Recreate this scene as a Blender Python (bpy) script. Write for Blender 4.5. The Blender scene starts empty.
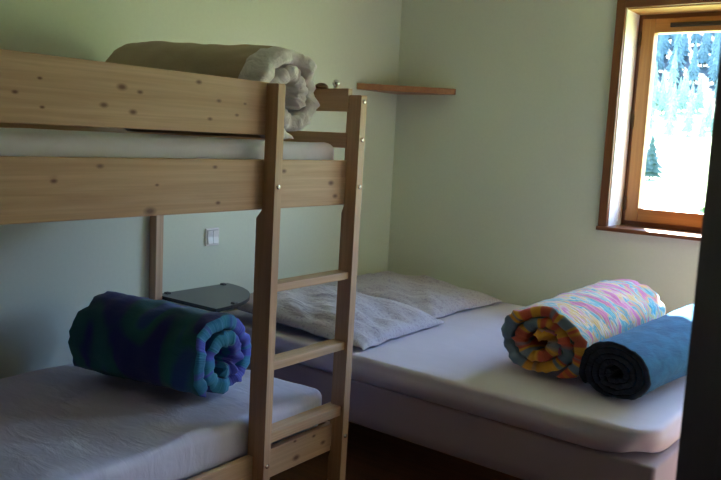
import bpy, bmesh, math, random
from mathutils import Vector, Matrix, noise

# ------------------------------------------------------------------ camera, world, light, exposure
SC = bpy.context.scene
COL = SC.collection
R_ = math.radians
CAM = Vector((2.67, -3.93, 1.38))

def make_camera():
    roll, pitch, yaw = R_(2.849), R_(7.266), R_(36.392)
    cy, sy, cp, sp = math.cos(yaw), math.sin(yaw), math.cos(pitch), math.sin(pitch)
    fwd = Vector((-sy*cp, cy*cp, -sp))
    right = Vector((cy, sy, 0))
    up = right.cross(fwd)
    cr, sr = math.cos(roll), math.sin(roll)
    r2 = right*cr + up*sr
    u2 = up*cr - right*sr
    cd = bpy.data.cameras.new('camera')
    cd.sensor_width = 36
    cd.lens = 795.0/721*36
    cd.clip_start = 0.02
    cd.clip_end = 2000
    cd.dof.use_dof = True
    cd.dof.focus_distance = 3.1
    cd.dof.aperture_fstop = 9.0
    co = bpy.data.objects.new('camera', cd)
    COL.objects.link(co)
    m = Matrix(((r2.x, u2.x, -fwd.x, CAM.x), (r2.y, u2.y, -fwd.y, CAM.y), (r2.z, u2.z, -fwd.z, CAM.z), (0, 0, 0, 1)))
    co.matrix_world = m
    SC.camera = co
make_camera()

SUN_DIR = Vector((0.45, -1.0, -1.2)).normalized()     # the way the sunlight travels

def make_light():
    w = bpy.data.worlds.new('sky')
    SC.world = w
    w.use_nodes = True
    nt = w.node_tree
    nt.nodes.clear()
    sky = nt.nodes.new('ShaderNodeTexSky')
    sky.sky_type = 'NISHITA'
    sky.sun_disc = False
    s = -SUN_DIR
    sky.sun_elevation = math.asin(s.z)
    sky.sun_rotation = math.atan2(s.x, s.y)
    sky.air_density = 1.0
    sky.dust_density = 0.25
    sky.ozone_density = 3.0
    bg = nt.nodes.new('ShaderNodeBackground')
    bg.inputs['Strength'].default_value = 0.55
    out = nt.nodes.new('ShaderNodeOutputWorld')
    nt.links.new(sky.outputs[0], bg.inputs[0])
    nt.links.new(bg.outputs[0], out.inputs[0])
    sd = bpy.data.lights.new('sun', 'SUN')
    sd.energy = 11.0
    sd.angle = R_(0.6)
    sd.color = (1.0, 0.95, 0.87)
    so = bpy.data.objects.new('sun', sd)
    so.rotation_euler = SUN_DIR.to_track_quat('-Z', 'Y').to_euler()
    so.location = (0, 30, 60)
    COL.objects.link(so)
    # portal in the window opening: only guides sky sampling, gives no light of its own
    pd = bpy.data.lights.new('window_portal', 'AREA')
    pd.shape = 'RECTANGLE'
    pd.size, pd.size_y = 1.72, 1.16
    pd.cycles.is_portal = True
    po = bpy.data.objects.new('window_portal', pd)
    po.location = (2.085, 0.51, 1.535)
    po.rotation_euler = (R_(-90), 0, 0)
    COL.objects.link(po)
make_light()

SC.view_settings.view_transform = 'Standard'
SC.view_settings.look = 'None'
SC.view_settings.gamma = 1.0
SC.view_settings.use_curve_mapping = False
SC.view_settings.exposure = 2.88
SC.cycles.use_denoising = True
SC.cycles.diffuse_bounces = 8
SC.cycles.max_bounces = 14
SC.cycles.transparent_max_bounces = 16
SC.cycles.caustics_reflective = False
SC.cycles.caustics_refractive = False

# ------------------------------------------------------------------ helpers
def tag(o, label=None, cat=None, group=None, kind=None):
    if label: o['label'] = label
    if cat: o['category'] = cat
    if group: o['group'] = group
    if kind: o['kind'] = kind
    return o

def thing(name, loc, label=None, cat=None, group=None, kind=None):
    o = bpy.data.objects.new(name, None)
    o.empty_display_size = 0.1
    o.location = loc
    COL.objects.link(o)
    return tag(o, label, cat, group, kind)

def wloc(o):
    v = Vector((0, 0, 0))
    while o:
        v += o.location
        o = o.parent
    return v

def obj(name, bm, mats, parent=None, smooth=False, origin=None):
    """links a bmesh (built in world coordinates) as one mesh object"""
    bmesh.ops.recalc_face_normals(bm, faces=bm.faces)
    if parent is not None:
        off = wloc(parent)
    elif origin is not None:
        off = Vector(origin)
    else:
        xs = [v.co for v in bm.verts]
        mn = Vector((min(c.x for c in xs), min(c.y for c in xs), min(c.z for c in xs)))
        mx = Vector((max(c.x for c in xs), max(c.y for c in xs), max(c.z for c in xs)))
        off = Vector(((mn.x+mx.x)/2, (mn.y+mx.y)/2, mn.z))
    bmesh.ops.translate(bm, verts=bm.verts, vec=-off)
    if smooth:
        for f in bm.faces:
            f.smooth = True
    me = bpy.data.meshes.new(name)
    bm.to_mesh(me)
    bm.free()
    if not isinstance(mats, (list, tuple)):
        mats = [mats]
    for m in mats:
        me.materials.append(m)
    o = bpy.data.objects.new(name, me)
    COL.objects.link(o)
    if parent is not None:
        o.parent = parent
    else:
        o.location = off
    return o

def box(bm, x0, x1, y0, y1, z0, z1, bev=0.0, mat=0):
    r = bmesh.ops.create_cube(bm, size=1.0)
    vs = r['verts']
    for v in vs:
        v.co = Vector((x0 + (v.co.x+.5)*(x1-x0), y0 + (v.co.y+.5)*(y1-y0), z0 + (v.co.z+.5)*(z1-z0)))
    fs = set(f for v in vs for f in v.link_faces)
    for f in fs:
        f.material_index = mat
    if bev > 0:
        es = list(set(e for v in vs for e in v.link_edges))
        bmesh.ops.bevel(bm, geom=es, offset=bev, segments=2, profile=0.6, affect='EDGES')
    return bm

def bx(*a, bev=0.0):
    return box(bmesh.new(), *a, bev=bev)

def prism(pts, axis, a0, a1, bev=0.0, bm=None):
    """extrude a 2D outline along an axis; pts are (x,z) for 'y', (x,y) for 'z', (y,z) for 'x'"""
    bm = bm or bmesh.new()
    def mk(p, a):
        if axis == 'y': return (p[0], a, p[1])
        if axis == 'z': return (p[0], p[1], a)
        return (a, p[0], p[1])
    A = [bm.verts.new(mk(p, a0)) for p in pts]
    B = [bm.verts.new(mk(p, a1)) for p in pts]
    n = len(pts)
    bm.faces.new(A)
    bm.faces.new(B[::-1])
    for i in range(n):
        bm.faces.new((A[i], B[i], B[(i+1) % n], A[(i+1) % n]))
    if bev > 0:
        bmesh.ops.bevel(bm, geom=list(bm.edges), offset=bev, segments=2, profile=0.6, affect='EDGES')
    return bm

def cyl(bm, p0, p1, r0, r1=None, seg=20):
    p0, p1 = Vector(p0), Vector(p1)
    r1 = r0 if r1 is None else r1
    d = p1-p0
    q = d.to_track_quat('Z', 'Y').to_matrix().to_4x4()
    m = Matrix.Translation((p0+p1)/2) @ q
    bmesh.ops.create_cone(bm, cap_ends=True, segments=seg, radius1=r0, radius2=r1, depth=d.length, matrix=m)
    return bm

def lathe(prof, c, axis='z', seg=28, bm=None):
    """turn (radius, height) pairs about an axis through c"""
    bm = bm or bmesh.new()
    rings = []
    c = Vector(c)
    for (r, h) in prof:
        ring = []
        for k in range(seg):
            a = 2*math.pi*k/seg
            u, v = r*math.cos(a), r*math.sin(a)
            p = Vector((u, v, h)) if axis == 'z' else Vector((h, u, v))
            ring.append(bm.verts.new(c+p))
        rings.append(ring)
    for a, b in zip(rings, rings[1:]):
        for k in range(seg):
            bm.faces.new((a[k], a[(k+1) % seg], b[(k+1) % seg], b[k]))
    bm.faces.new(rings[0][::-1])
    bm.faces.new(rings[-1])
    return bm

def nz(x, y, z=0.0):
    return noise.noise(Vector((x, y, z)))

# ------------------------------------------------------------------ materials
def new_mat(name):
    m = bpy.data.materials.new(name)
    m.use_nodes = True
    nt = m.node_tree
    nt.nodes.clear()
    out = nt.nodes.new('ShaderNodeOutputMaterial')
    b = nt.nodes.new('ShaderNodeBsdfPrincipled')
    nt.links.new(b.outputs[0], out.inputs[0])
    return m, nt, b

def N(nt, t, **kw):
    n = nt.nodes.new(t)
    for k, v in kw.items():
        setattr(n, k, v)
    return n

def ramp(nt, fac, stops, interp='LINEAR'):
    r = N(nt, 'ShaderNodeValToRGB')
    r.color_ramp.interpolation = interp
    e = r.color_ramp.elements
    while len(e) < len(stops):
        e.new(0.5)
    for el, (p, c) in zip(e, stops):
        el.position = p
        el.color = (*c, 1) if len(c) == 3 else c
    nt.links.new(fac, r.inputs[0])
    return r.outputs[0]

def coords(nt, scale=(1, 1, 1), kind='Object', rot=(0, 0, 0)):
    t = N(nt, 'ShaderNodeTexCoord')
    m = N(nt, 'ShaderNodeMapping')
    m.inputs['Scale'].default_value = scale
    m.inputs['Rotation'].default_value = rot
    nt.links.new(t.outputs[kind], m.inputs[0])
    return m.outputs[0]

def tex_noise(nt, vec, scale=5, detail=3, rough=.5, dist=0.0):
    n = N(nt, 'ShaderNodeTexNoise')
    n.inputs['Scale'].default_value = scale
    n.inputs['Detail'].default_value = detail
    n.inputs['Roughness'].default_value = rough
    n.inputs['Distortion'].default_value = dist
    nt.links.new(vec, n.inputs['Vector'])
    return n.outputs['Fac']

def bump(nt, b, height, strength=.2, dist=.01):
    n = N(nt, 'ShaderNodeBump')
    n.inputs['Strength'].default_value = strength
    n.inputs['Distance'].default_value = dist
    nt.links.new(height, n.inputs['Height'])
    nt.links.new(n.outputs[0], b.inputs['Normal'])

def plain(name, col, rough=.5, metal=0.0, var=0.0, bs=0.0, scale=40):
    m, nt, b = new_mat(name)
    b.inputs['Base Color'].default_value = (*col, 1)
    b.inputs['Roughness'].default_value = rough
    b.inputs['Metallic'].default_value = metal
    v = coords(nt)
    f = tex_noise(nt, v, scale, 3)
    if var:
        c = ramp(nt, f, [(.3, tuple(x*(1-var) for x in col)), (.7, tuple(min(1, x*(1+var)) for x in col))])
        nt.links.new(c, b.inputs['Base Color'])
    if bs:
        bump(nt, b, f, bs, .004)
    return m

def wood(name, light, dark, along='y', rough=.5, knots=(), grain=1.0, knotcol=(.17, .075, .045)):
    """planed timber; the grain runs along one object axis; knots are object-space (x,y,z,r)"""
    m, nt, b = new_mat(name)
    b.inputs['Roughness'].default_value = rough
    sc = {'x': (1.1, 22, 22), 'y': (22, 1.1, 22), 'z': (22, 22, 1.1)}[along]
    v = coords(nt, sc)
    f = tex_noise(nt, v, 1.6*grain, 5, .6, .6)
    c1 = ramp(nt, f, [(.3, dark), (.5, tuple((a+d)/2 for a, d in zip(light, dark))), (.68, light)])
    sc2 = {'x': (2, 160, 160), 'y': (160, 2, 160), 'z': (160, 160, 2)}[along]
    f2 = tex_noise(nt, coords(nt, sc2), 1.0, 2)
    mx = N(nt, 'ShaderNodeMixRGB', blend_type='MULTIPLY')
    mx.inputs[0].default_value = .35
    nt.links.new(c1, mx.inputs[1])
    nt.links.new(ramp(nt, f2, [(.3, (.62, .62, .62)), (.7, (1, 1, 1))]), mx.inputs[2])
    col = mx.outputs[0]
    if knots:
        t = N(nt, 'ShaderNodeTexCoord')
        last = None
        ssc = {'x': (.55, 1, 1), 'y': (1, .55, 1), 'z': (1, 1, .55)}[along]
        for (kx, ky, kz, kr) in knots:
            s = N(nt, 'ShaderNodeVectorMath', operation='SUBTRACT')
            nt.links.new(t.outputs['Object'], s.inputs[0])
            s.inputs[1].default_value = (kx, ky, kz)
            q = N(nt, 'ShaderNodeVectorMath', operation='MULTIPLY')
            nt.links.new(s.outputs[0], q.inputs[0])
            q.inputs[1].default_value = ssc
            l = N(nt, 'ShaderNodeVectorMath', operation='LENGTH')
            nt.links.new(q.outputs[0], l.inputs[0])
            mr = N(nt, 'ShaderNodeMapRange')
            mr.inputs['From Min'].default_value = kr*1.05
            mr.inputs['From Max'].default_value = kr*.3
            nt.links.new(l.outputs['Value'], mr.inputs['Value'])
            if last is None:
                last = mr.outputs[0]
            else:
                a = N(nt, 'ShaderNodeMath', operation='MAXIMUM')
                nt.links.new(last, a.inputs[0])
                nt.links.new(mr.outputs[0], a.inputs[1])
                last = a.outputs[0]
        mk = N(nt, 'ShaderNodeMixRGB')
        nt.links.new(last, mk.inputs[0])
        nt.links.new(col, mk.inputs[1])
        mk.inputs[2].default_value = (*knotcol, 1)
        col = mk.outputs[0]
    nt.links.new(col, b.inputs['Base Color'])
    bump(nt, b, f2, .08, .002)
    return m

def fabric(name, col, var=.08, rough=.9, wrinkle=.25, scale=9, stretch=(1, 1, 1), sheen=.15, weave=True):
    m, nt, b = new_mat(name)
    b.inputs['Roughness'].default_value = rough
    b.inputs['Sheen Weight'].default_value = sheen
    v = coords(nt, stretch)
    f = tex_noise(nt, v, scale, 4, .55, .4)
    c = ramp(nt, f, [(.3, tuple(x*(1-var) for x in col)), (.7, tuple(min(1, x*(1+var)) for x in col))])
    nt.links.new(c, b.inputs['Base Color'])
    bump(nt, b, f, wrinkle, .02)
    return m

PINE_L, PINE_D = (.66, .43, .28), (.52, .315, .19)
M = {}
M['wall'] = plain('pale_green_paint', (.66, .675, .575), .75, var=.015, bs=.06, scale=60)
M['hallwood'] = wood('dark_wall_panelling', (.16, .085, .045), (.10, .05, .026), 'z', .6)  # for the unseen near and hall walls, made dark to cut fill light
M['ceiling'] = plain('white_ceiling_paint', (.75, .75, .70), .85, var=.01)
M['floor'] = wood('reddish_floorboards', (.22, .10, .05), (.13, .055, .028), 'x', .4)
M['pine'] = wood('pine_lengthwise', PINE_L, PINE_D, 'y', .5)
M['pine_x'] = wood('pine_crosswise', PINE_L, PINE_D, 'x', .5)
M['pine_z'] = wood('pine_upright', PINE_L, PINE_D, 'z', .5)
M['casing_z'] = wood('red_brown_wood_upright', (.24, .085, .028), (.15, .048, .016), 'z', .4)
M['casing_x'] = wood('red_brown_wood_level', (.24, .085, .028), (.15, .048, .016), 'x', .35)
M['sash_z'] = wood('orange_wood_upright', (.52, .25, .085), (.40, .175, .055), 'z', .4)
M['sash_x'] = wood('orange_wood_level', (.52, .25, .085), (.40, .175, .055), 'x', .4)
M['head'] = wood('golden_pine_lining', (.62, .36, .15), (.50, .27, .10), 'x', .45)
M['shelfwood'] = wood('orange_brown_shelf_wood', (.40, .165, .07), (.30, .11, .045), 'x', .4)
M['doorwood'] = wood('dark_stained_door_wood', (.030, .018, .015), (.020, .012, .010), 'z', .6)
M['reveal'] = plain('white_plaster', (.80, .76, .73), .8, var=.015, bs=.05)
M['black'] = plain('dark_vent_plastic', (.03, .022, .018), .5, var=.1)
M['bronze'] = plain('bronze_metal', (.10, .06, .035), .4, .8, var=.1)
M['steel'] = plain('bright_steel', (.72, .70, .66), .25, 1.0, var=.03)
M['switch'] = plain('white_switch_plastic', (.78, .72, .72), .35, var=.01)
M['switch_dark'] = plain('grey_switch_gap', (.35, .30, .32), .5, var=.05)
M['shelfblack'] = plain('dark_glass_shelf', (.022, .024, .028), .22, var=.05)
M['sheet'] = fabric('white_lilac_sheet', (.64, .61, .77), .03, .85, .4, 7, (1, 2.2, 1))
M['sheet_top'] = fabric('white_cotton_sheet', (.71, .67, .80), .03, .85, .2, 12)
M['mattress'] = fabric('pale_mauve_sheet', (.62, .555, .68), .025, .85, .14, 5, (1, 1.6, 1))
M['base'] = fabric('mauve_base_cover', (.40, .32, .375), .03, .9, .12, 4)

# ------------------------------------------------------------------ room shell
XL, YF, XR, YN, ZC = -0.15, 0.20, 3.05, -3.72, 2.50
YO = 0.50                                   # outer face of the window wall
WX0, WX1, WZ0, WZ1 = 1.237, 2.93, 0.965, 2.105    # window opening, widened to the right out of view for more light

def struct(name, bm, mat, parent=None):
    o = obj(name, bm, mat, parent)
    if parent is None:
        o['kind'] = 'structure'
    return o

struct('floor', bx(XL-.2, XR+.2, -5.6, YO, -.12, 0), M['floor'])
struct('ceiling', bx(XL-.2, XR+.2, -5.6, YO, ZC, ZC+.12), M['ceiling'])
struct('wall_left', bx(XL-.2, XL, YN-.12, YO, 0, ZC), M['wall'])
struct('wall_right', bx(XR, XR+.2, -5.6, YO, 0, ZC), plain('pale_cream_paint', (.76, .74, .66), .75, var=.015, bs=.06, scale=60))  # unseen wall, its paint made paler to bounce light across the room
bm = bmesh.new()
box(bm, XL, WX0, YF, YO, 0, ZC)
box(bm, WX1, XR, YF, YO, 0, ZC)
box(bm, WX0, WX1, YF, YO, 0, WZ0)
box(bm, WX0, WX1, YF, YO, WZ1, ZC)
struct('wall_far', bm, M['wall'])
DX0, DX1, DZ = 2.0, 2.88, 2.06
bm = bmesh.new()
box(bm, XL, DX0, YN-.12, YN, 0, ZC)
box(bm, DX1, XR, YN-.12, YN, 0, ZC)
box(bm, DX0, DX1, YN-.12, YN, DZ, ZC)
struct('wall_near', bm, M['hallwood'])
bm = bmesh.new()
box(bm, 1.0, 1.1, -5.5, YN-.12, 0, ZC)
box(bm, 1.0, XR, -5.6, -5.5, 0, ZC)
struct('wall_hall', bm, M['hallwood'])

# window -----------------------------------------------------------
win = thing('window_1', ((WX0+WX1)/2, YF, WZ0), kind='structure')
CW = .046
bm = bmesh.new()
box(bm, WX0-CW, WX0, YF-.022, YF+.003, WZ0+.02, WZ1+CW+.01, .003)
obj('casing', bm, M['casing_z'], win)
obj('casing', bx(WX1, WX1+CW, YF-.022, YF+.003, WZ0+.02, WZ1+CW+.01, bev=.003), M['casing_z'], win)
obj('casing', bx(WX0-.0, WX1+.0, YF-.022, YF+.006, WZ1, WZ1+CW+.01, bev=.003), M['casing_x'], win)
obj('reveal', bx(WX0-.02, WX0+.004, YF+.0, .40, WZ0+.02, WZ1, bev=.001), M['reveal'], win)
obj('reveal', bx(WX1-.004, WX1+.02, YF+.0, .40, WZ0+.02, WZ1, bev=.001), M['reveal'], win)
obj('head_lining', bx(WX0, WX1, YF+.006, .40, WZ1-.006, WZ1+.02), M['head'], win)
obj('sill', bx(WX0-CW-.004, WX1+CW+.004, YF-.035, .41, WZ0-.001, WZ0+.02, bev=.004), M['casing_x'], win)
FY0, FY1 = .40, .47
FB = WZ0+.02
bm = bmesh.new()
box(bm, WX0, WX0+.03, FY0, FY1, FB, WZ1, .002)
box(bm, WX1-.03, WX1, FY0, FY1, FB, WZ1, .002)
obj('window_frame', bm, M['casing_z'], win)
bm = bmesh.new()
box(bm, WX0+.03, WX1-.03, FY0, FY1, WZ1-.033, WZ1, .002)
box(bm, WX0+.03, WX1-.03, FY0, FY1, FB, FB+.03, .002)
obj('window_frame', bm, M['casing_x'], win)
sz0, sz1, gz0, gz1 = FB+.026, WZ1-.03, 1.083, 2.002
WM = (WX0+WX1)/2
gm = bpy.data.materials.new('window_glass')
gm.use_nodes = True
nt = gm.node_tree
nt.nodes.clear()
o_ = nt.nodes.new('ShaderNodeOutputMaterial')
mixn = nt.nodes.new('ShaderNodeMixShader')
tr = nt.nodes.new('ShaderNodeBsdfTransparent')
tr.inputs[0].default_value = (.95, .97, .97, 1)
gl = nt.nodes.new('ShaderNodeBsdfGlossy')
gl.inputs['Roughness'].default_value = .02
fr = nt.nodes.new('ShaderNodeLayerWeight')
fr.inputs[0].default_value = .5
pw = nt.nodes.new('ShaderNodeMath')
pw.operation = 'POWER'
pw.inputs[1].default_value = 5.0
nt.links.new(fr.outputs['Facing'], pw.inputs[0])
mr_ = nt.nodes.new('ShaderNodeMapRange')
mr_.inputs['To Min'].default_value = .03
mr_.inputs['To Max'].default_value = .6
nt.links.new(pw.outputs[0], mr_.inputs[0])
nt.links.new(mr_.outputs[0], mixn.inputs[0])
nt.links.new(tr.outputs[0], mixn.inputs[1])
nt.links.new(gl.outputs[0], mixn.inputs[2])
nt.links.new(mixn.outputs[0], o_.inputs[0])
for sx0, sx1 in ((WX0+.026, WM-.002), (WM+.002, WX1-.026)):  # right sash is unseen, added so the opening admits more light
    gx0, gx1 = sx0+.067, sx1-.067
    sash = thing('sash', Vector(((sx0+sx1)/2, .42, FB)) - win.location)
    sash.parent = win
    bm = bmesh.new()
    box(bm, sx0, gx0, FY0-.018, FY0+.05, sz0, sz1, .004)
    box(bm, gx1, sx1, FY0-.018, FY0+.05, sz0, sz1, .004)
    obj('stile', bm, M['sash_z'], sash)
    bm = bmesh.new()
    box(bm, gx0, gx1, FY0-.018, FY0+.05, sz0, gz0, .004)
    box(bm, gx0, gx1, FY0-.018, FY0+.05, gz1, sz1, .004)
    obj('cross_rail', bm, M['sash_x'], sash)
    obj('pane', bx(gx0-.008, gx1+.008, FY0+.012, FY0+.018, gz0-.008, gz1+.008), gm, sash)
obj('vent_grille', bx(1.41, 1.83, FY0-.030, FY0-.017, 2.028, 2.050, bev=.003), M['black'], win)
for hz in (1.972, 1.545, 1.105):
    bm = bmesh.new()
    cyl(bm, (WX0+.022, FY0-.022, hz-.035), (WX0+.022, FY0-.022, hz+.035), .007)
    cyl(bm, (WX0+.022, FY0-.022, hz+.035), (WX0+.022, FY0-.022, hz+.043), .005, .002)
    cyl(bm, (WX0+.022, FY0-.022, hz-.043), (WX0+.022, FY0-.022, hz-.035), .002, .005)
    obj('hinge', bm, M['bronze'], win, smooth=False)

# door, standing half open beside the camera -------------------------
HX, HY = 2.87, -3.70
EX, EY = 2.459, -3.03
dv = Vector((EX-HX, EY-HY, 0))
dl = dv.length
door = thing('door_1', (HX, HY, .01), kind='structure')
door.rotation_euler = (0, 0, math.atan2(dv.y, dv.x))
def door_part(name, b_, mat):
    me = bpy.data.meshes.new(name)
    bmesh.ops.recalc_face_normals(b_, faces=b_.faces)
    b_.to_mesh(me)
    b_.free()
    me.materials.append(mat)
    o = bpy.data.objects.new(name, me)
    COL.objects.link(o)
    o.parent = door
    return o
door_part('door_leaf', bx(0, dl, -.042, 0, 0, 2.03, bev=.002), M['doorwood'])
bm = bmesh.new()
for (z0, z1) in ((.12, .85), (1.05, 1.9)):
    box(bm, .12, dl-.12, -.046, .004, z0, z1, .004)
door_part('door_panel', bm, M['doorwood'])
bm = bmesh.new()
for s, y in ((1, .0), (-1, -.042)):
    cyl(bm, (dl-.065, y, 1.0), (dl-.065, y+s*.05, 1.0), .009)
    cyl(bm, (dl-.065, y+s*.046, 1.0), (dl-.185, y+s*.046, 1.0), .009)
door_part('door_handle', bm, M['bronze'])

# ------------------------------------------------------------------ outside: meadow, hillside, forest
def hill(x, y):
    d = math.hypot(x*.35, y)
    if d < 25: h = -1.2
    elif d < 150: h = -1.2 + (d-25)/125*5.0
    elif d < 215: h = 3.8 + (d-150)*.12 + (d-150)**2*.0016
    else: h = 18.4 + (d-215)*.36
    return h + .6*nz(x*.03, y*.03)*min(1, max(0, d-20)/60)
gmat, nt, b_ = new_mat('meadow_and_forest_floor')
b_.inputs['Roughness'].default_value = .9
tc = N(nt, 'ShaderNodeTexCoord')
sp = N(nt, 'ShaderNodeSeparateXYZ')
nt.links.new(tc.outputs['Object'], sp.inputs[0])
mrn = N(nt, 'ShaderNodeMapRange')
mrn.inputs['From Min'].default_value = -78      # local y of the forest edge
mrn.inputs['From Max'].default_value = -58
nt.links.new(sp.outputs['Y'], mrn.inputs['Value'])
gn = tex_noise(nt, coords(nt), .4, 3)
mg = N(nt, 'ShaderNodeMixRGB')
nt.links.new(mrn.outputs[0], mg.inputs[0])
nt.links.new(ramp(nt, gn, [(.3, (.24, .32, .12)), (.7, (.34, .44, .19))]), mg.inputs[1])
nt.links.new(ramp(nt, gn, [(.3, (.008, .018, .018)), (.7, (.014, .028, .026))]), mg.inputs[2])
nt.links.new(mg.outputs[0], b_.inputs['Base Color'])
bm = bmesh.new()
nx, ny = 48, 60
grid = []
for j in range(ny+1):
    y = 1.2 + (j/ny)**1.6*520
    row = []
    for i in range(nx+1):
        x = (i/nx-.5)*2*(25+y*1.1) - y*.15
        row.append(bm.verts.new((x, y, hill(x, y))))
    grid.append(row)
for j in range(ny):
    for i in range(nx):
        bm.faces.new((grid[j][i], grid[j][i+1], grid[j+1][i+1], grid[j+1][i]))
struct('ground', bm, gmat).data.polygons.foreach_set('use_smooth', [True]*(nx*ny))

rnd = random.Random(7)
def conifer_bm(seed, tiers=9, seg=13, h=1.0, w=.20):
    rr = random.Random(seed)
    bm = bmesh.new()
    cyl(bm, (0, 0, 0), (0, 0, h*.3), .02*h, .014*h, 7)
    for k in range(tiers):
        t = k/tiers
        z0 = h*(.10+.80*t)
        r0 = w*h*(1-t)**.85*(.9+.2*rr.random()) + .012*h
        z1 = z0 + h*(.22-.09*t)
        a0 = rr.random()*6.28
        tip = bm.verts.new((0, 0, min(h, z1)))
        mid, rim = [], []
        for s in range(seg):
            a = a0 + 6.283*s/seg
            rad = r0*(1.0 if s % 2 else .58)*(.8+.4*rr.random())
            rim.append(bm.verts.new((rad*math.cos(a), rad*math.sin(a), z0-(.03 if s % 2 else -.01)*h)))
        for s in range(seg):
            bm.faces.new((rim[s], rim[(s+1) % seg], tip))
        bm.faces.new(rim[::-1])
    return bm
def tree_mat(name, a, b_):
    m, nt, b = new_mat(name)
    b.inputs['Roughness'].default_value = .8
    f = tex_noise(nt, coords(nt, (1, 1, 1)), 14, 3)
    nt.links.new(ramp(nt, f, [(.3, a), (.7, b_)]), b.inputs['Base Color'])
    return m
tm = [tree_mat('hazed_green_needles', (.045, .095, .115), (.075, .135, .14)),  # distance haze put into the needle colour as blue
      tree_mat('sunlit_green_needles', (.13, .195, .155), (.19, .265, .21)),  # paler copy with sunlight put into the needle colour
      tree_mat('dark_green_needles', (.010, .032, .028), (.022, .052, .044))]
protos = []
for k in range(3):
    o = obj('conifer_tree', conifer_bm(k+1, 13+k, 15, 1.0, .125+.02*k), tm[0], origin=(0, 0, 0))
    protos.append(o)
meadow_protos = obj('conifer_tree', conifer_bm(11, 12, 13, 1.0, .17), tm[1], origin=(0, 0, 0))
used = set()
def put_tree(p, x, y, s, label, group=None, cat='tree'):
    o = p if p.name not in used else p.copy()
    if p.name in used:
        COL.objects.link(o)
    used.add(p.name)
    o.location = (x, y, hill(x, y)-.1)
    o.scale = (s, s, s)
    o.rotation_euler = (0, 0, rnd.random()*6.28)
    return tag(o, label, cat, group)
# azimuth (dx/dy) from the camera seen through the glass runs from about -.31 to -.20
placed = []
def forest(n, y0, y1, smin, smax, kinds, label, group, gap):
    k = tries = 0
    while k < n and tries < 4000:
        tries += 1
        y = rnd.uniform(y0, y1)
        x = CAM.x + rnd.uniform(-.40, -.13)*y
        s_ = rnd.uniform(smin, smax)
        if any(math.hypot(x-px, y-py) < gap*(s_+ps) for px, py, ps in placed):
            continue
        placed.append((x, y, s_))
        put_tree(kinds[rnd.randrange(len(kinds))], x, y, s_, label, group)
        k += 1
forest(170, 212, 372, 9, 16, protos, 'tall conifer, haze tinted into its blue green, in the shaded forest high on the slope beyond the window', 'conifers of the upper forest', .18)
forest(26, 212, 330, 8, 13, [meadow_protos], 'conifer coloured pale as sunlit, standing among the darker haze tinted ones high on the slope', 'pale conifers within the upper forest', .165)
forest(64, 150, 206, 6, 10, [meadow_protos], 'conifer coloured pale as sunlit at the foot of the slope beyond the meadow', 'sunlit conifers at the forest edge', .20)
lone = obj('conifer_tree', conifer_bm(31, 9, 13, 1.0, .33), tm[2], origin=(0, 0, 0))
def az_of(px):
    return {648: -.300, 697: -.236}[px]
put_tree(lone, CAM.x-.3005*(46-CAM.y), 46, 3.0, 'dark green conifer alone on the meadow, against the left edge of the glass')
def bush_bm():
    bm = bmesh.new()
    rr = random.Random(5)
    for k in range(70):
        a, e, q = rr.random()*6.28, rr.random()**.7*1.5, .45+.55*rr.random()
        c = Vector((math.cos(a)*math.cos(e)*q*.55, math.sin(a)*math.cos(e)*q*.55, .05+math.sin(e)*q*.75))
        n_ = Vector((rr.uniform(-1, 1), rr.uniform(-1, 1), rr.uniform(-.3, 1))).normalized()
        t_ = n_.orthogonal().normalized()*.13
        b2 = n_.cross(t_).normalized()*.07
        vs = [bm.verts.new(c+p) for p in (-t_, b2, t_+n_*.03, -b2)]
        bm.faces.new(vs)
    cyl(bm, (0, 0, 0), (0, 0, .5), .03, .015, 8)
    return bm
bush = obj('bush', bush_bm(), tree_mat('bush_leaves', (.16, .28, .10), (.26, .38, .16)), origin=(0, 0, 0))
used.add('x')
bush.location = (CAM.x-.236*24, CAM.y+24, hill(0, 24)-.05)
bush.scale = (1.5, 1.5, 1.5)
tag(bush, 'light green bush low on the meadow by the lower right of the glass', 'bush')

# ------------------------------------------------------------------ bunk bed
BK = Vector((.40, -2.65, 0))
def K(lst):
    """knots given in world coordinates -> bunk bed coordinates"""
    return [(x-BK.x, y-BK.y, z-BK.z, r) for (x, y, z, r) in lst]
bunk = thing('bunk_bed', BK, 'pine bunk bed with ladder on its long side, against the pale green left wall', 'bunk bed')
PX0, PX1 = .874, .950
RX0, RX1 = .874, .899
GZ0, GZ1 = 1.376, 1.542
UZ0, UZ1 = 1.138, 1.298
LZ0, LZ1 = .205, .308

def post_profile(ztop, notches, PX0=.874):
    """outline (x,z) of a front post: outer face straight, inner face notched for the rails"""
    pts = [(PX1, 0), (PX1, ztop-.004), (PX1-.004, ztop)]
    x = PX0
    last = ztop
    out = []
    cur = ztop
    out.append((RX1 if notches and notches[0][1] >= ztop-.001 else PX0, ztop))
    for (z0, z1) in notches:
        if z1 < ztop-.001:
            out.append((PX0, z1))
            out.append((RX1, z1))
        out.append((RX1, z0))
        out.append((PX0, z0-.03))          # chamfer below the notch
    out.append((PX0, 0))
    return pts + out
def front_post(y0, th, lean, ztop, notches, bolts, inner=.874):
    bm = prism(post_profile(ztop, notches, inner), 'y', y0, y0+th)
    for v in bm.verts:
        v.co.y += lean*(v.co.z-ztop)
    p = obj('post', bm, M['pine_z'], bunk)
    for z in bolts:
        yc = y0+th*.5+lean*(z-ztop)
        b_ = lathe([(.0085, -.004), (.0085, .002), (.006, .0045), (.001, .005)], (PX1, yc, z), 'x', 14)
        obj('bolt', b_, M['steel'], p, smooth=True)
    return p
Y1, Y2 = -2.066, -1.632
front_post(Y1, .032, .006, 1.538, [(UZ0, 1.538), (LZ0, LZ1)], [1.214, .283])
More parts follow.
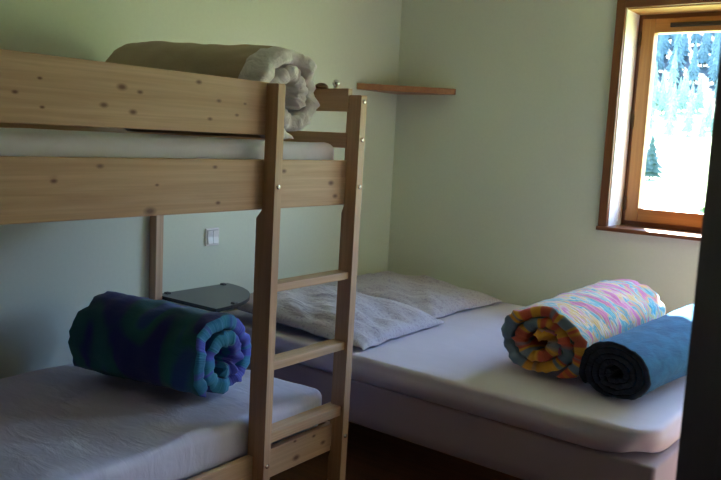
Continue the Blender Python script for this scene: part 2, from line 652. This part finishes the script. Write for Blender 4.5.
front_post(Y2, .034, .014, 1.533, [(UZ0, UZ1), (LZ0, LZ1)], [1.510, 1.375, 1.206, .270], .888)
front_post(-3.69, .034, 0, 1.538, [(UZ0, 1.538), (LZ0, LZ1)], [1.214, .283])
BX0, BX1 = -.149, -.103
obj('post', bx(BX0, BX1, -1.678, -1.638, 0, 1.50, bev=.002), M['pine_z'], bunk)
obj('post', bx(BX0, BX1, -3.69, -3.65, 0, 1.50, bev=.002), M['pine_z'], bunk)

kg = K([(RX1, -2.612, 1.483, .011), (RX1, -2.667, 1.433, .009), (RX1, -2.576, 1.420, .009), (RX1, -2.554, 1.474, .007),
        (RX1, -2.348, 1.518, .008), (RX1, -2.268, 1.470, .007), (RX1, -2.302, 1.415, .007), (RX1, -2.193, 1.432, .006),
        (RX1, -2.160, 1.468, .005), (RX1, -2.909, 1.448, .006), (RX1, -2.846, 1.485, .005), (RX1, -2.840, 1.417, .005)])
obj('guard_rail', bx(RX0, RX1, -3.665, Y1+.012, GZ0, GZ1, bev=.003),
    wood('pine_guard_rail', PINE_L, PINE_D, 'y', .5, kg), bunk)
ku = K([(RX1, -2.515, 1.152, .014), (RX1, -2.677, 1.276, .008), (RX1, -2.809, 1.239, .007), (RX1, -2.277, 1.274, .007),
        (RX1, -2.492, 1.224, .005), (RX1, -2.261, 1.166, .007), (RX1, -1.971, 1.261, .009), (RX1, -1.721, 1.218, .011),
        (RX1, -1.694, 1.171, .010)])
obj('side_rail', bx(RX0, RX1, -3.665, Y2+.014, UZ0, UZ1, bev=.003),
    wood('pine_upper_side_rail', PINE_L, PINE_D, 'y', .5, ku), bunk)
kl = K([(RX1, -1.85, .236, .013), (RX1, -1.70, .250, .010), (RX1, -1.755, .290, .007), (RX1, -1.86, .300, .006)])
obj('side_rail', bx(RX0, RX1, -3.665, Y2-.02, LZ0, LZ1, bev=.003),
    wood('pine_lower_side_rail', PINE_L, PINE_D, 'y', .5, kl), bunk)
obj('side_rail', bx(BX1-.02, BX1+.006, -3.66, -1.66, UZ0, UZ1, bev=.003), M['pine'], bunk)
obj('guard_rail', bx(BX1-.02, BX1+.006, -3.66, -1.66, 1.335, 1.47, bev=.003), M['pine'], bunk)
obj('side_rail', bx(BX1-.02, BX1+.006, -3.66, -1.66, LZ0, LZ1-.022, bev=.003), M['pine'], bunk)
# end boards (foot end by the double bed, head end)
for (ya, yb) in ((-1.634, -1.612), (-3.675, -3.653)):
    for (z0, z1) in ((1.474, 1.556), (1.343, 1.398), (UZ0+.01, UZ1-.03), (LZ0, LZ1-.01)):
        if ya > -2 and z0 > 1.3:
            obj('end_board', bx(BX1-.03, .895, ya-.006, yb-.002, z0, z1, bev=.002), M['pine_x'], bunk)
        else:
            obj('end_board', bx(BX1-.03, .874, ya, yb, z0, z1, bev=.002), M['pine_x'], bunk)
# ladder rungs between the two long-side posts
for z1, h in ((.894, .027), (.632, .030), (.386, .036)):
    obj('rung', bx(.874, .936, Y1+.024, Y2+.006, z1-h, z1, bev=.004), M['pine'], bunk)
for zz in (1.205, .273):
    bm = bmesh.new()
    for k in range(12):
        y = -3.6 + k*(1.9/11)
        box(bm, BX1+.006, RX0, y-.035, y+.035, zz, zz+.018, .001)
    obj('slat_base', bm, M['pine_x'], bunk)

# ------------------------------------------------------------------ mattresses
def rrect(x0, x1, y0, y1, r, n=40):
    """points around a rounded rectangle; straight runs subdivided"""
    pts = []
    cs = [((x1-r, y0+r), -90), ((x1-r, y1-r), 0), ((x0+r, y1-r), 90), ((x0+r, y0+r), 180)]
    arc = 8
    for i, ((cx, cy), a0) in enumerate(cs):
        for k in range(arc+1):
            a = R_(a0+90*k/arc)
            pts.append((cx+r*math.cos(a), cy+r*math.sin(a)))
        (nx_, ny_), na = cs[(i+1) % 4]
        p = pts[-1]
        q = (nx_+r*math.cos(R_(na)), ny_+r*math.sin(R_(na)))
        for k in range(1, n):
            t = k/n
            pts.append((p[0]+(q[0]-p[0])*t, p[1]+(q[1]-p[1])*t))
    return pts
def pad(x0, x1, y0, y1, z0, z1, rc, re, disp=None, bulge=0.0, n=40):
    """a soft slab: rounded plan corners, rounded edges, wrinkled skin"""
    bm = bmesh.new()
    loops = []
    def loop(ins, z):
        r = max(rc-ins, .012)
        loops.append([bm.verts.new((px, py, z)) for px, py in rrect(x0+ins, x1-ins, y0+ins, y1-ins, r, n)])
    loop(min(re, .02)+.05, z0)
    loop(.012, z0+.004)
    loop(.002, z0+.02)
    h = z1-z0
    for k in range(1, 5):
        t = k/5
        loop(-bulge*math.sin(t*math.pi), z0+.02+(h-.02-re)*t)
    for k in range(0, 7):
        a = R_(90*k/6)
        loop(re*(1-math.cos(a)), z1-re+re*math.sin(a))
    half = min(x1-x0, y1-y0)/2
    ins = re
    for k in range(1, 17):
        ins = re + (half-re-.02)*(k/16)**1.15
        loop(ins, z1)
    for a, b in zip(loops, loops[1:]):
        m = len(a)
        for i in range(m):
            bm.faces.new((a[i], a[(i+1) % m], b[(i+1) % m], b[i]))
    bm.faces.new(loops[0][::-1])
    # stitch the innermost loop (thin ring) shut, across the width
    bm.faces.new(loops[-1])
    bmesh.ops.triangulate(bm, faces=[bm.faces[-1]] if False else [f for f in bm.faces if len(f.verts) > 4])
    if disp:
        for v in bm.verts:
            v.co += disp(v.co)
    return bm
def sheet_disp(amp, fx, fy, fz=6, seed=0.0, foldamp=0.0, zmin=0.0):
    def f(c):
        a = nz(c.x*fx+seed, c.y*fy, c.z*fz)*amp
        b = nz(c.x*fx*3+seed, c.y*fy*3+4, c.z*fz*2)*amp*.35
        fold = 0
        if foldamp:
            s = c.x*1.2+c.y*.55+c.z*.8 + .25*nz(c.x*2, c.y*2, c.z*2+seed)
            fold = foldamp*(1-abs(math.sin(s*17)))**3*max(0, nz(c.x*1.7, c.y*1.7, 9+seed)+.25)
        if c.z < zmin: return Vector((0, 0, 0))
        return Vector((0, -(a+b)*.5, a+b+fold))
    return f
o = obj('mattress', pad(-.07, .868, -3.62, -1.652, 1.225, 1.356, .03, .03, sheet_disp(.005, 3, 4, foldamp=.004, zmin=1.24)), M['sheet_top'], smooth=True)
tag(o, 'thin white sheeted mattress on the upper bunk', 'mattress')
o = obj('mattress', pad(-.100, .868, -3.62, -1.645, .292, .432, .05, .034, sheet_disp(.008, 2.2, 4, 7, 3.0, .020, .30)), M['sheet'], smooth=True)
tag(o, 'white lilac sheeted mattress on the lower bunk, creased along its front edge', 'mattress')

# ------------------------------------------------------------------ double bed
def turn_about(bm, px, py, ang):
    m = Matrix.Translation((px, py, 0)) @ Matrix.Rotation(ang, 4, 'Z') @ Matrix.Translation((-px, -py, 0))
    bmesh.ops.transform(bm, matrix=m, verts=bm.verts)
    return bm
BA = R_(-1.9)
DB = (-.08, .10)
dbase = thing('double_bed_base', (.95, -.62, 0), 'low double bed base in mauve cover under the pale mattress by the window wall', 'bed base')
bm = pad(-.10, 2.065, -1.335, .15, .198, .387, .018, .010, sheet_disp(.002, 3, 3, 6, 5.0, 0, .25), 0, 30)
obj('cover', turn_about(bm, *DB, BA), M['base'], dbase, smooth=True)
for (lx, ly) in ((0.05, -1.2), (1.80, -1.2), (0.05, .02), (1.80, .02)):
    bm = bmesh.new()
    cyl(bm, (lx, ly, 0), (lx, ly, .205), .025, .032, 16)
    obj('leg', turn_about(bm, *DB, BA), plain('dark_leg_wood', (.05, .03, .02), .5, var=.1) if 'dark_leg_wood' not in bpy.data.materials else bpy.data.materials['dark_leg_wood'], dbase)
bm = pad(-.11, 2.055, -1.355, .17, .391, .499, .10, .024, sheet_disp(.006, 1.6, 2.2, 5, 8.0, .006, .41), .008, 44)
for v in bm.verts:          # the sheet pulls the near foot corner up off the base
    w_ = max(0, 1-math.hypot(v.co.x-2.055, v.co.y+1.355)/.22)
    w_ *= w_
    lowness = max(0, min(1, (.498-v.co.z)/.107))
    v.co.z += .030*w_*lowness
    v.co.x -= .05*w_*lowness
    v.co.y += .03*w_*lowness
o = obj('mattress', turn_about(bm, *DB, BA), M['mattress'], smooth=True)
tag(o, 'wide pale mauve sheeted mattress of the double bed under the window', 'mattress')

# ------------------------------------------------------------------ pillows
def pillow_mat(name, base, fig1, fig2):
    m, nt, b = new_mat(name)
    b.inputs['Roughness'].default_value = .9
    b.inputs['Sheen Weight'].default_value = .1
    v = coords(nt)
    vo = N(nt, 'ShaderNodeTexVoronoi')
    vo.inputs['Scale'].default_value = 38
    nt.links.new(v, vo.inputs['Vector'])
    f = tex_noise(nt, v, 45, 3, .6, 1.5)
    f3 = tex_noise(nt, v, 30, 2, .5, 2.5)
    c1 = ramp(nt, vo.outputs['Distance'], [(.0, fig1), (.20, fig1), (.30, base), (1, base)])
    c2 = ramp(nt, f3, [(.0, base), (.5, base), (.54, fig2), (.58, fig2), (.62, base)])
    mx = N(nt, 'ShaderNodeMixRGB', blend_type='MIX')
    nt.links.new(ramp(nt, f, [(.4, (0, 0, 0)), (.6, (1, 1, 1))]), mx.inputs[0])
    nt.links.new(c1, mx.inputs[1])
    nt.links.new(c2, mx.inputs[2])
    nt.links.new(mx.outputs[0], b.inputs['Base Color'])
    bump(nt, b, tex_noise(nt, coords(nt, (1, 2.5, 1)), 9, 3, .5, .6), .35, .02)
    return m
PM = pillow_mat('small_flower_print', (.50, .45, .51), (.33, .30, .40), (.36, .30, .37))
PE = fabric('blue_grey_edge', (.22, .25, .36), .1, .9)
def pillow(c, rz, w, l, h, tilt, seed, label):
    bm = bmesh.new()
    n = 44
    tops, bots = {}, {}
    def P(u, v, side):
        su = 1-.035*(1-v*v)
        sv = 1-.035*(1-u*u)
        e = max(0, (1-abs(u)**2.6))*max(0, (1-abs(v)**2.6))
        z = h*e**.43
        wr = nz(u*2.2+seed, v*2.2, seed)*.024 + nz(u*3+seed, v*7, 3)*.018 - .016*max(0, math.sin(6*u+4*v+seed))*(e**.5)
        if side > 0:
            z = z*.72 + wr*min(1, e*2.5)
            z += .010*nz(u*4, v*4, seed+7)*(1-e)
        else:
            z = -z*.16 + .010*nz(u*4, v*4, seed+7)*(1-e)
        return Vector((u*w/2*su, v*l/2*sv, z))
    for i in range(n+1):
        for j in range(n+1):
            u = math.sin((i/n*2-1)*math.pi/2)
            v = math.sin((j/n*2-1)*math.pi/2)
            tops[i, j] = bm.verts.new(P(u, v, 1))
            if 0 < i < n and 0 < j < n:
                bots[i, j] = bm.verts.new(P(u, v, -1))
            else:
                bots[i, j] = tops[i, j]
    for i in range(n):
        for j in range(n):
            bm.faces.new((tops[i, j], tops[i+1, j], tops[i+1, j+1], tops[i, j+1]))
            q = [bots[i, j], bots[i, j+1], bots[i+1, j+1], bots[i+1, j]]
            f = bm.faces.new(q) if len(set(q)) == 4 and set(q) != {tops[i, j], tops[i+1, j], tops[i+1, j+1], tops[i, j+1]} else None
            if f: f.material_index = 1
    m = Matrix.Translation(c) @ Matrix.Rotation(rz, 4, 'Z') @ Matrix.Rotation(tilt, 4, 'Y')
    bmesh.ops.transform(bm, matrix=m, verts=bm.verts)
    o = obj('pillow', bm, [PM, PE], smooth=True)
    return tag(o, label, 'pillow', 'pillows on the double bed')
pillow(Vector((.305, -.255, .532)), R_(-2), .80, .72, .100, R_(3), 1.3, 'small flowered pillow in the room corner, farther from the bunk ladder')
pillow(Vector((.36, -.985, .540)), R_(1.5), .84, .69, .118, R_(4), 4.1, 'small flowered pillow nearer the bunk ladder, at the front of the double bed')

# ------------------------------------------------------------------ rolled bedding
def roll(root, p0, p1, r0, r1, turns, rin, fill, start, sense, squash, mats, names, seg=56, nax=44,
         puff=.006, lump=.012, endlump=.012, seed=0.0, zfloor=None, split=None, wring=0.0):
    """a rolled-up bedcover: a thick strip wound in a spiral about the line p0-p1 (p1 is the end that shows).
    cover faces and lining faces become two parts of the root"""
    p0, p1 = Vector(p0), Vector(p1)
    ax = (p1-p0)
    L = ax.length
    ax.normalize()
    side = Vector((-ax.y, ax.x, 0)).normalized()
    up = Vector((0, 0, 1))
    nphi = int(seg*turns)
    pm = 2*math.pi*turns
    start = start - sense*pm          # 'start' gives where the free outer edge lies
    rr_ = (r0+r1)/2
    pitch = (rr_-rin)/(turns+.5*fill)
    th = pitch*fill
    secs = []
    ne = 6
    tvals = [(0.0, k) for k in range(ne)] + [(k/nax, None) for k in range(1, nax)] + [(1.0, ne-1-k) for k in range(ne)]
    bm = bmesh.new()
    uvl = bm.loops.layers.uv.new('UVMap')
    rings = []
    uvs = {}
    for (t, e) in tvals:
        if e is None:
            tf, ofs = 1.0, 0.0
        else:
            a = math.pi/2*e/(ne-1)
            tf = .25+.75*math.sin(a)
            ofs = (1-math.cos(math.pi/2-a))*-th*.30 if False else -(math.cos(a))*th*-.30
            ofs = math.cos(a)*th*.30*(-1 if t == 0 else 1)
        R = r0+(r1-r0)*t
        s = R/rr_
        ring_o, ring_i = [], []
        for i in range(nphi+1):
            ph = pm*i/nphi
            rho = (rin + (pitch*turns)*(i/nphi)+th/2)*s
            edge = min(1, min(i, nphi-i)/(seg*.05)+.15)
            ang = start + sense*ph
            e2 = endlump*nz(math.cos(ang)*2.2+seed, math.sin(ang)*2.2+ph*.35, seed+(5 if t > .5 else 0))
            e3 = endlump*.5*nz(ph*5, seed, 2 if t > .5 else 8)
            endw = abs(t*2-1)**6
            x = (t-.5)*L + ofs + (e2+e3)*endw*2
            pf = puff*nz(ph*3.0+seed, t*L*14, seed) + lump*nz(math.cos(ang)*1.1+seed, math.sin(ang)*1.1+t*L*3.2, seed+2)
            pf += wring*nz(ph*14, t*L*5, seed+4)
            rim = endw*puff*1.5*nz(ph*13, seed, 11)
            half = th/2*tf*edge*s
            for ring, rad in ((ring_o, rho+half+pf+rim), (ring_i, rho-half+pf*.6+rim)):
                w = rad*math.cos(ang)
                z = rad*math.sin(ang)*squash
                pt = (p0+p1)/2 + ax*x + side*w + up*z
                if zfloor is not None and pt.z < zfloor+.03:
                    d_ = zfloor+.03-pt.z
                    pt.z = zfloor + .03 - .03*(1-math.exp(-d_/.03)) 
                v = bm.verts.new(pt)
                uvs[v] = (ph*rho, t*L)
                ring.append(v)
        rings.append((ring_o, ring_i, t))
    def face(vs, mi):
        f = bm.faces.new(vs)
        f.material_index = mi
        for lp in f.loops:
            lp[uvl].uv = uvs[lp.vert]
        return f
    nr = len(rings)
    for k in range(nr-1):
        A, B = rings[k], rings[k+1]
        cap = (k < ne-2) or (k >= nr-ne+1)
        for i in range(nphi):
            t = A[2]
            mi = 1 if cap else 0
            if split and not cap:
                mi = 1 if split(t, pm*i/nphi) else 0
            face((A[0][i], A[0][i+1], B[0][i+1], B[0][i]), mi)
            face((A[1][i], B[1][i], B[1][i+1], A[1][i+1]), 1)
        face((A[0][0], B[0][0], B[1][0], A[1][0]), 1)
        face((A[0][-1], A[1][-1], B[1][-1], B[0][-1]), 1)
    for ring, rev in ((rings[0], 0), (rings[-1], 1)):
        for i in range(nphi):
            face((ring[0][i], ring[1][i], ring[1][i+1], ring[0][i+1]), 1)
    bmesh.ops.recalc_face_normals(bm, faces=bm.faces)
    for mi in (0, 1):
        b2 = bm.copy()
        bmesh.ops.delete(b2, geom=[f for f in b2.faces if f.material_index != mi], context='FACES')
        for f in b2.faces:
            f.material_index = 0
        obj(names[mi], b2, mats[mi], root, smooth=True)
    bm.free()

def uvmap(nt, scale):
    t = N(nt, 'ShaderNodeTexCoord')
    m = N(nt, 'ShaderNodeMapping')
    m.inputs['Scale'].default_value = (*scale, 1)
    nt.links.new(t.outputs['UV'], m.inputs[0])
    return m.outputs[0]
def patch_mat(name, stops, scale, ns=1.0, rough=.9, dist=1.0, wr=.3, wscale=(30, 6), interp='LINEAR', detail=1.5, sheen=.15):
    m, nt, b = new_mat(name)
    b.inputs['Roughness'].default_value = rough
    b.inputs['Sheen Weight'].default_value = sheen
    f = tex_noise(nt, uvmap(nt, scale), ns, detail, .5, dist)
    nt.links.new(ramp(nt, f, stops, interp), b.inputs['Base Color'])
    bump(nt, b, tex_noise(nt, uvmap(nt, wscale), 1.0, 3, .55, .4), wr, .012)
    return m

# duvet on the upper bunk
duv = thing('rolled_duvet', (.40, -1.86, 1.354), 'rolled khaki brown duvet with white lining showing at its end, on the upper bunk', 'duvet')
roll(duv, (.075, -1.895, 1.538), (.80, -1.838, 1.520), .190, .166, 1.9, .024, .90, R_(-95), 1, .95,
     [fabric('khaki_brown_cotton', (.42, .32, .22), .06, .9, .25, 6), fabric('white_duvet_lining', (.74, .69, .73), .05, .9, .7, 20)],
     ['cover', 'lining'], puff=.006, lump=.014, endlump=.020, seed=2.2, zfloor=1.355,
     split=lambda t, ph: t > .875 + .07*nz(ph*2.5, 3.3) , wring=.004)

# comforter on the lower bunk
com = thing('rolled_comforter', (.37, -2.02, .434), 'thick rolled blue and green comforter with violet edges on the lower bunk', 'comforter')
gb = patch_mat('blue_green_patches', [(.0, (.012, .016, .13)), (.42, (.015, .028, .19)), (.47, (.010, .10, .14)), (.56, (.014, .15, .16)), (.62, (.018, .08, .28)), (1, (.02, .13, .36))],
               (1.6, 4.6), 1.0, .8, .5, .3, (22, 14))
ge = patch_mat('violet_teal_edge', [(.0, (.07, .07, .42)), (.45, (.08, .10, .50)), (.52, (.03, .22, .40)), (1, (.03, .32, .36))],
               (10, 22), 1.0, .8, .8, .6, (60, 20))
roll(com, (.10, -2.07, .580), (.66, -1.985, .580), .162, .158, 2.0, .014, .93, R_(-135), 1, .97,
     [gb, ge], ['cover', 'lining'], puff=.008, lump=.007, endlump=.014, seed=6.1, zfloor=.434, wring=.005)

# patchwork coloured blanket on the double bed
bla = thing('rolled_blanket', (1.48, -.68, .502), 'thick rolled blanket with pastel stripes outside and deeper orange and red painted on its shaded end, on the double bed', 'blanket')
past = patch_mat('pastel_brush_stripes', [(.0, (.50, .07, .20)), (.37, (.60, .14, .28)), (.42, (.60, .36, .34)), (.46, (.66, .40, .08)), (.49, (.58, .46, .36)), (.525, (.06, .30, .36)), (.56, (.22, .40, .40)), (.59, (.64, .34, .08)), (.63, (.58, .14, .26)), (1, (.42, .06, .18))],
                 (2.6, 11), 1.0, .9, 1.1, .5, (5, 50), detail=3)
warm = patch_mat('shaded_mustard_red_patches', [(.0, (.14, .20, .28)), (.40, (.16, .22, .30)), (.445, (.62, .30, .035)), (.53, (.66, .34, .04)), (.57, (.55, .10, .06)), (.63, (.52, .09, .05)), (.67, (.13, .19, .27)), (1, (.2, .25, .3))],
                 (7, 3), 1.0, .9, .6, .4, (24, 20), detail=1.0)  # mustard and red end faces, colour deepened to carry their shade
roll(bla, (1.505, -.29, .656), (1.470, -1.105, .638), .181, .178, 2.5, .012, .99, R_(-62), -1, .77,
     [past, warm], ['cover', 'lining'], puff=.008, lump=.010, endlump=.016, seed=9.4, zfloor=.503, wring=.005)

# blue blanket beside it
blu = thing('rolled_blanket', (1.80, -.87, .502), 'rolled sky blue blanket with its shaded end painted navy, right of the pastel striped blanket', 'blanket')
bo = patch_mat('sky_blue_fleece', [(.3, (.004, .064, .150)), (.7, (.009, .105, .215))], (14, 14), 1.0, 1.0, .5, .3, (70, 30), sheen=.04)
bi = patch_mat('shaded_blue_fleece', [(.3, (.006, .009, .022)), (.7, (.014, .020, .045))], (20, 20), 1.0, .95, .5, .4, (60, 60), sheen=.05)  # backlit shade on the end faces painted as dark navy
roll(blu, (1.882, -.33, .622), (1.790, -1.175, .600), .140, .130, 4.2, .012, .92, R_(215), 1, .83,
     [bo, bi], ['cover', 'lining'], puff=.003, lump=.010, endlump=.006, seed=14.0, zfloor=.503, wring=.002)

# ------------------------------------------------------------------ things on the walls
cs = bmesh.new()
zt, zb = 1.696, 1.661
pts = [(XL, YF), (XL, -.215), (XL+.02, -.222), (.268, YF-.02), (.268, YF)]
o = obj('corner_shelf', prism(pts, 'z', zb, zt, .003), M['shelfwood'])
tag(o, 'small orange brown wooden triangular shelf fixed in the corner of the walls', 'shelf')

sh = thing('wall_shelf', (XL, -1.42, .625), 'dark rounded shelf fixed low on the left wall between bunk and double bed', 'shelf')
pts = [(XL+.395, -1.64)]
for k in range(0, 25):
    a = R_(90*k/24)
    pts.append((XL+.395*math.cos(a) if k < 24 else XL, -1.625+.43*math.sin(a)))
pts.append((XL, -1.64))
obj('shelf_board', prism(pts, 'z', .622, .639, .002), M['shelfblack'], sh)
for (yy, xx) in ((-1.58, XL+.012), (-1.235, XL+.012), (-1.50, XL+.36)):
    bm = bmesh.new()
    box(bm, xx-.012, xx+.012, yy-.011, yy+.011, .615, .644, .003)
    obj('clip', bm, M['black'], sh)

sw = thing('light_switch', (XL, -1.311, .878), 'square white double light switch on the left wall above the dark shelf', 'switch')
obj('plate', bx(XL, XL+.011, -1.353, -1.270, .836, .920, bev=.003), M['switch'], sw)
for (ya, yb) in ((-1.344, -1.313), (-1.310, -1.279)):
    bm = prism([(XL+.010, .847), (XL+.019, .847), (XL+.014, .878), (XL+.016, .909), (XL+.010, .909)], 'y', ya, yb)
    obj('rocker', bm, M['switch'], sw)
obj('gap', bx(XL+.010, XL+.0122, -1.347, -1.276, .844, .912), M['switch_dark'], sw)

ball = lathe([(.002, 0), (.008, .001), (.008, .004), (.006, .006), (.009, .009), (.0125, .015), (.0135, .020), (.0125, .025), (.008, .031), (.002, .033)], (.828, -1.629, 1.556), seg=26)
o = obj('metal_ball', ball, M['steel'], smooth=True)
tag(o, 'small shiny round metal ball on top of the bunk end board', 'ball')
dome = lathe([(.026, 0), (.026, .006), (.022, .013), (.013, .019), (.003, .021)], (.760, -1.629, 1.556), seg=26)
o = obj('wooden_knob', dome, M['casing_x'], smooth=True)
tag(o, 'low brown domed knob on the bunk end board beside the metal ball', 'knob')
